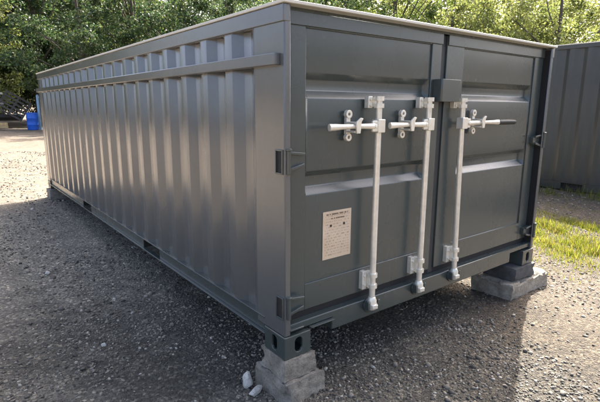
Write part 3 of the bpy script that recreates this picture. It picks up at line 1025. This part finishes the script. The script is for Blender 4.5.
def crown(seed, R_, z0, z1, nclump, nleaf, size):
    rg = np.random.default_rng(seed)
    cs = []
    while len(cs) < nclump:
        u = rg.uniform(-1, 1, 3)
        q = np.hypot(u[0], u[1]); t = (u[2] + 1) / 2
        lim = np.sqrt(max(0, 1 - (2 * t ** .85 - 1) ** 2)) * (1 + .25 * math.sin(3 * math.atan2(u[1], u[0]) + seed))
        if q < lim and q > lim * .25 * rg.uniform(0, 1.6):
            cs.append((u[0] * R_, u[1] * R_, z0 + (z1 - z0) * t))
    c = np.array(cs)
    rad = rg.uniform(.38, .85, nclump) * R_ / 3.2
    v, f = leaves(c, nleaf, rad, size, rg)
    return v, f, c

def trunk_mb(seed, h, r, cl):
    rnd = random.Random(seed)
    mb = MB()
    pts, rad = [], []
    px, py = 0, 0
    n = 8
    for i in range(n + 1):
        t = i / n
        pts.append((px, py, -.15 + (h + .15) * t)); rad.append(r * (1.25 - .25 * min(1, t * 8)) * (1 - .75 * t))
        px += rnd.uniform(-.12, .12) * h / 8; py += rnd.uniform(-.12, .12) * h / 8
    mb.tube(pts, rad, 9)
    ids = rnd.sample(range(len(cl)), min(16, len(cl)))
    for i in ids:
        e = Vector(cl[i])
        t = min(.92, max(.18, (e.z / h) * .62))
        k = t * n; a = int(k)
        b = Vector(pts[a]).lerp(Vector(pts[min(a + 1, n)]), k - a)
        m1 = b.lerp(e, .5) + Vector((rnd.uniform(-.2, .2), rnd.uniform(-.2, .2), rnd.uniform(0, .35)))
        r0 = r * (1 - .75 * t) * .5
        mb.tube([b, m1, e], [r0, r0 * .6, .015], 6)
    return mb

VAR = []
for i, (R_, z0, z1, nc, nl, sz, h, r) in enumerate([
        (3.4, 1.0, 9.5, 95, 190, .15, 8.2, .20), (3.0, .8, 8.5, 85, 190, .13, 7.2, .16), (3.8, 1.6, 11.5, 110, 180, .16, 10, .25),
        (2.6, .5, 7.5, 75, 200, .12, 6.2, .13), (3.2, 2.4, 10.5, 85, 170, .15, 9.4, .22)]):
    v, f, c = crown(100 + i, R_, z0, z1, nc, nl, sz)
    VAR.append((v, f, c, h, r))
MESH = {}
def tree(az, dist, var, leafm, label, rot=0, sc=1.0):
    x = CAM.x + dist * math.sin(R(az)); y = CAM.y + dist * math.cos(R(az))
    t = empty('tree', (x, y, gzf(x, y)), label, 'tree', 'trees round the edge of the yard')
    key = (var, leafm)
    if key not in MESH:
        v, f, c, h, r = VAR[var]
        me = np_mesh('crown', v, f, M[leafm])
        mb = trunk_mb(50 + var, h, r, c)
        tm = bpy.data.meshes.new('trunk'); tm.from_pydata(mb.v, [], mb.f); tm.materials.append(M['bark'])
        for p in tm.polygons: p.use_smooth = True
        MESH[key] = (me, tm)
    me, tm = MESH[key]
    for nm, d in (('trunk', tm), ('crown', me)):
        o = bpy.data.objects.new(nm, d); COL.objects.link(o); o.parent = t
    t.rotation_euler.z = rot
    t.scale = (sc, sc, sc)
    return t
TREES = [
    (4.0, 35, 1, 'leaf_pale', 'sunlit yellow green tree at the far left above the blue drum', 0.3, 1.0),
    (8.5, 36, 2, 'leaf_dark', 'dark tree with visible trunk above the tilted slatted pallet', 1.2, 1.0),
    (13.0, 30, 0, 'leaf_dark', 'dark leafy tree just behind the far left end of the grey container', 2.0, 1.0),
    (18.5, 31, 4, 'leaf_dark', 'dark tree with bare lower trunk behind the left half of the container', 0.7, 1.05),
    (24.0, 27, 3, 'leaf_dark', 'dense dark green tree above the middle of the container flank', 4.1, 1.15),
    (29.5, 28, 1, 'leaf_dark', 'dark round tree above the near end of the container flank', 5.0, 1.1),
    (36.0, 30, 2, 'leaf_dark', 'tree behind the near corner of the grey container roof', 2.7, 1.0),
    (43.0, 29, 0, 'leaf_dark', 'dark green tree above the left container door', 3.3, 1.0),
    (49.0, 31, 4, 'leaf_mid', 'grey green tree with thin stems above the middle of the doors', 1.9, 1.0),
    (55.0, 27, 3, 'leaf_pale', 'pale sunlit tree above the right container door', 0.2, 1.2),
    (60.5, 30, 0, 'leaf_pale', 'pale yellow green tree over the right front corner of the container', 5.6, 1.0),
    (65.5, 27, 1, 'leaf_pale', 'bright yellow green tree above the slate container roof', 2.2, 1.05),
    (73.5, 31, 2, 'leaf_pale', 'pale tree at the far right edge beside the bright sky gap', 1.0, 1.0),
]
for a in TREES:
    tree(*a)
# the mass of wood behind and the undergrowth between the trunks
rg = np.random.default_rng(77)
def wood_mass(az0, az1, leafm, label, rows):
    WV, WF, k = [], [], 0
    for dist0, step, sc in rows:
        az = az0
        while az < az1:
            dist = dist0 + rg.uniform(-3, 3)
            v, f, c, h, r = VAR[int(rg.integers(0, 5))]
            a = rg.uniform(0, 6.28); s = sc * rg.uniform(.95, 1.2)
            here = az + rg.uniform(-.8, .8)
            az += step
            if 68.3 < here < 71.2: continue
            ca, sa = math.cos(a), math.sin(a)
            vv = np.stack([v[:, 0] * ca - v[:, 1] * sa, v[:, 0] * sa + v[:, 1] * ca, v[:, 2]], 1) * s
            vv += np.array([CAM.x + dist * math.sin(R(here)), CAM.y + dist * math.cos(R(here)), -.3])
            WV.append(vv); WF.append(f + k); k += len(vv)
    cl = []
    for i in range(int((az1 - az0) * 4.2)):
        az = rg.uniform(az0, az1); dist = rg.uniform(31, 41)
        if az < 9: dist += 3
        cl.append((CAM.x + dist * math.sin(R(az)), CAM.y + dist * math.cos(R(az)), rg.uniform(.1, 2.6)))
    v, f = leaves(np.array(cl), 130, rg.uniform(.6, 1.1, len(cl)), .15, rg)
    WV.append(v); WF.append(f + k)
    o = link('woodland', np_mesh('woodland', np.concatenate(WV), np.concatenate(WF), M[leafm]))
    tag(o, label, 'woodland', kind='stuff')
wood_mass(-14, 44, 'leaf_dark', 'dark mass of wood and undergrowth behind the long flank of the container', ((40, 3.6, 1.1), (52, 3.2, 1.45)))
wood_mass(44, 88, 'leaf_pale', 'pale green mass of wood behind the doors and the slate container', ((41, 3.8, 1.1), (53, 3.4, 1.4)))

# ------------------------------------------------------------------ things at the far left of the yard
def gp(x, y): return (x, y, gzf(x, y))
# blue drum
dx_, dy_ = 3.0, 28.2
d = empty('plastic_drum', gp(dx_, dy_), 'bright blue plastic drum standing beside the far end of the container', 'drum')
z = gzf(dx_, dy_)
prof = [(.25, .0), (.29, .02), (.295, .28), (.305, .30), (.295, .32), (.295, .62), (.305, .64), (.295, .66), (.29, .92), (.24, .95)]
mb = MB().tube([(dx_, dy_, z + h) for r, h in prof], [r for r, h in prof], 28)
mb.build('drum_body', M['bluep'], d, smooth=True)
for s in (-.12, .12):
    MB().tube([(dx_ + s, dy_, z + .951), (dx_ + s, dy_, z + .975)], .035, 12).build('drum_bung', M['black'], d)
# pale blue post
px_, py_ = 3.42, 28.6
z = gzf(px_, py_)
o = MB().tube([(px_, py_, z - .1), (px_, py_, z + 1.9), (px_, py_, z + 1.96)], [.075, .075, .03], 14).build('post', M['paleblue'], None, smooth=True)
tag(o, 'pale blue upright post touching the far rear edge of the container', 'post')
# flatbed trailer with pale rails
tx, ty = -0.1, 31.0
tr = empty('flatbed_trailer', gp(tx, ty), 'dark flatbed trailer with pale side rails at the far left', 'trailer')
z = gzf(tx, ty)
MB().box(tx - 2.6, tx + 2.9, ty - 1.0, ty + 1.0, z + .62, z + .80).build('trailer_bed', M['black'], tr, bevel=.02)
MB().box(tx - 2.6, tx + 2.9, ty - .4, ty + .4, z + .42, z + .615).build('chassis', M['black'], tr)
for xx in (-1.0, .3):
    for yy in (-.9, .9):
        w_ = MB().tube([(tx + xx, ty + yy - .12, z + .36), (tx + xx, ty + yy + .12, z + .36)], .36, 24).build('wheel', M['tyre'], tr, smooth=True)
        MB().tube([(tx + xx, ty + yy - .125, z + .36), (tx + xx, ty + yy - .121, z + .36)], .19, 16).build('rim', M['palerail'], w_)
for zz in (1.35, 1.92):
    MB().box(tx - 2.6, tx + 2.0, ty - 1.0, ty - .94, z + zz, z + zz + .11).build('side_rail', M['palerail'], tr, bevel=.01)
for xx in (-2.55, -1.0, .5, 1.9):
    MB().box(tx + xx, tx + xx + .06, ty - .939, ty - .88, z + .801, z + 2.0).build('rail_post', M['black'], tr)
# tilted slatted pallet leaning on the trailer
pc = Vector((2.35, 29.7, gzf(2.35, 29.7) + 1.30))
pal = empty('pallet', pc, 'tilted dark grey slatted pallet leaning at the end of the trailer', 'pallet')
pal.rotation_euler = (R(-14), R(33), R(-8))
def pbox(nm, x0, x1, y0, y1, z0, z1):
    o = MB().box(x0, x1, y0, y1, z0, z1).build(nm, M['greywood'])
    o.parent = pal
for k in range(6):
    zz = -.60 + k * .22
    pbox('slat', -.72, .72, -.05, -.028, zz, zz + .10)
for xx in (-.72, -.05, .62):
    pbox('bearer', xx, xx + .10, -.0275, .05, -.60, .60)
# timber lying in front of the trailer
st = empty('timber_stack', gp(.95, 27.9), 'yellowish stack of cut timber planks on the gravel at the far left', 'timber')
z = gzf(.95, 27.9)
for k, (a, b, h0) in enumerate(((-.3, -.08, 0), (-.06, .16, .0), (.18, .38, 0), (-.2, .02, .145), (.04, .26, .145))):
    MB().box(-1.1, 1.75, 27.9 + a, 27.9 + b, z + h0 + .12, z + h0 + .26).build('plank', M['timber'], st, bevel=.008)
for xx in (-.6, 1.2):
    MB().box(xx, xx + .12, 27.5, 28.35, z - .02, z + .1195).build('bearer', M['greywood'], st)
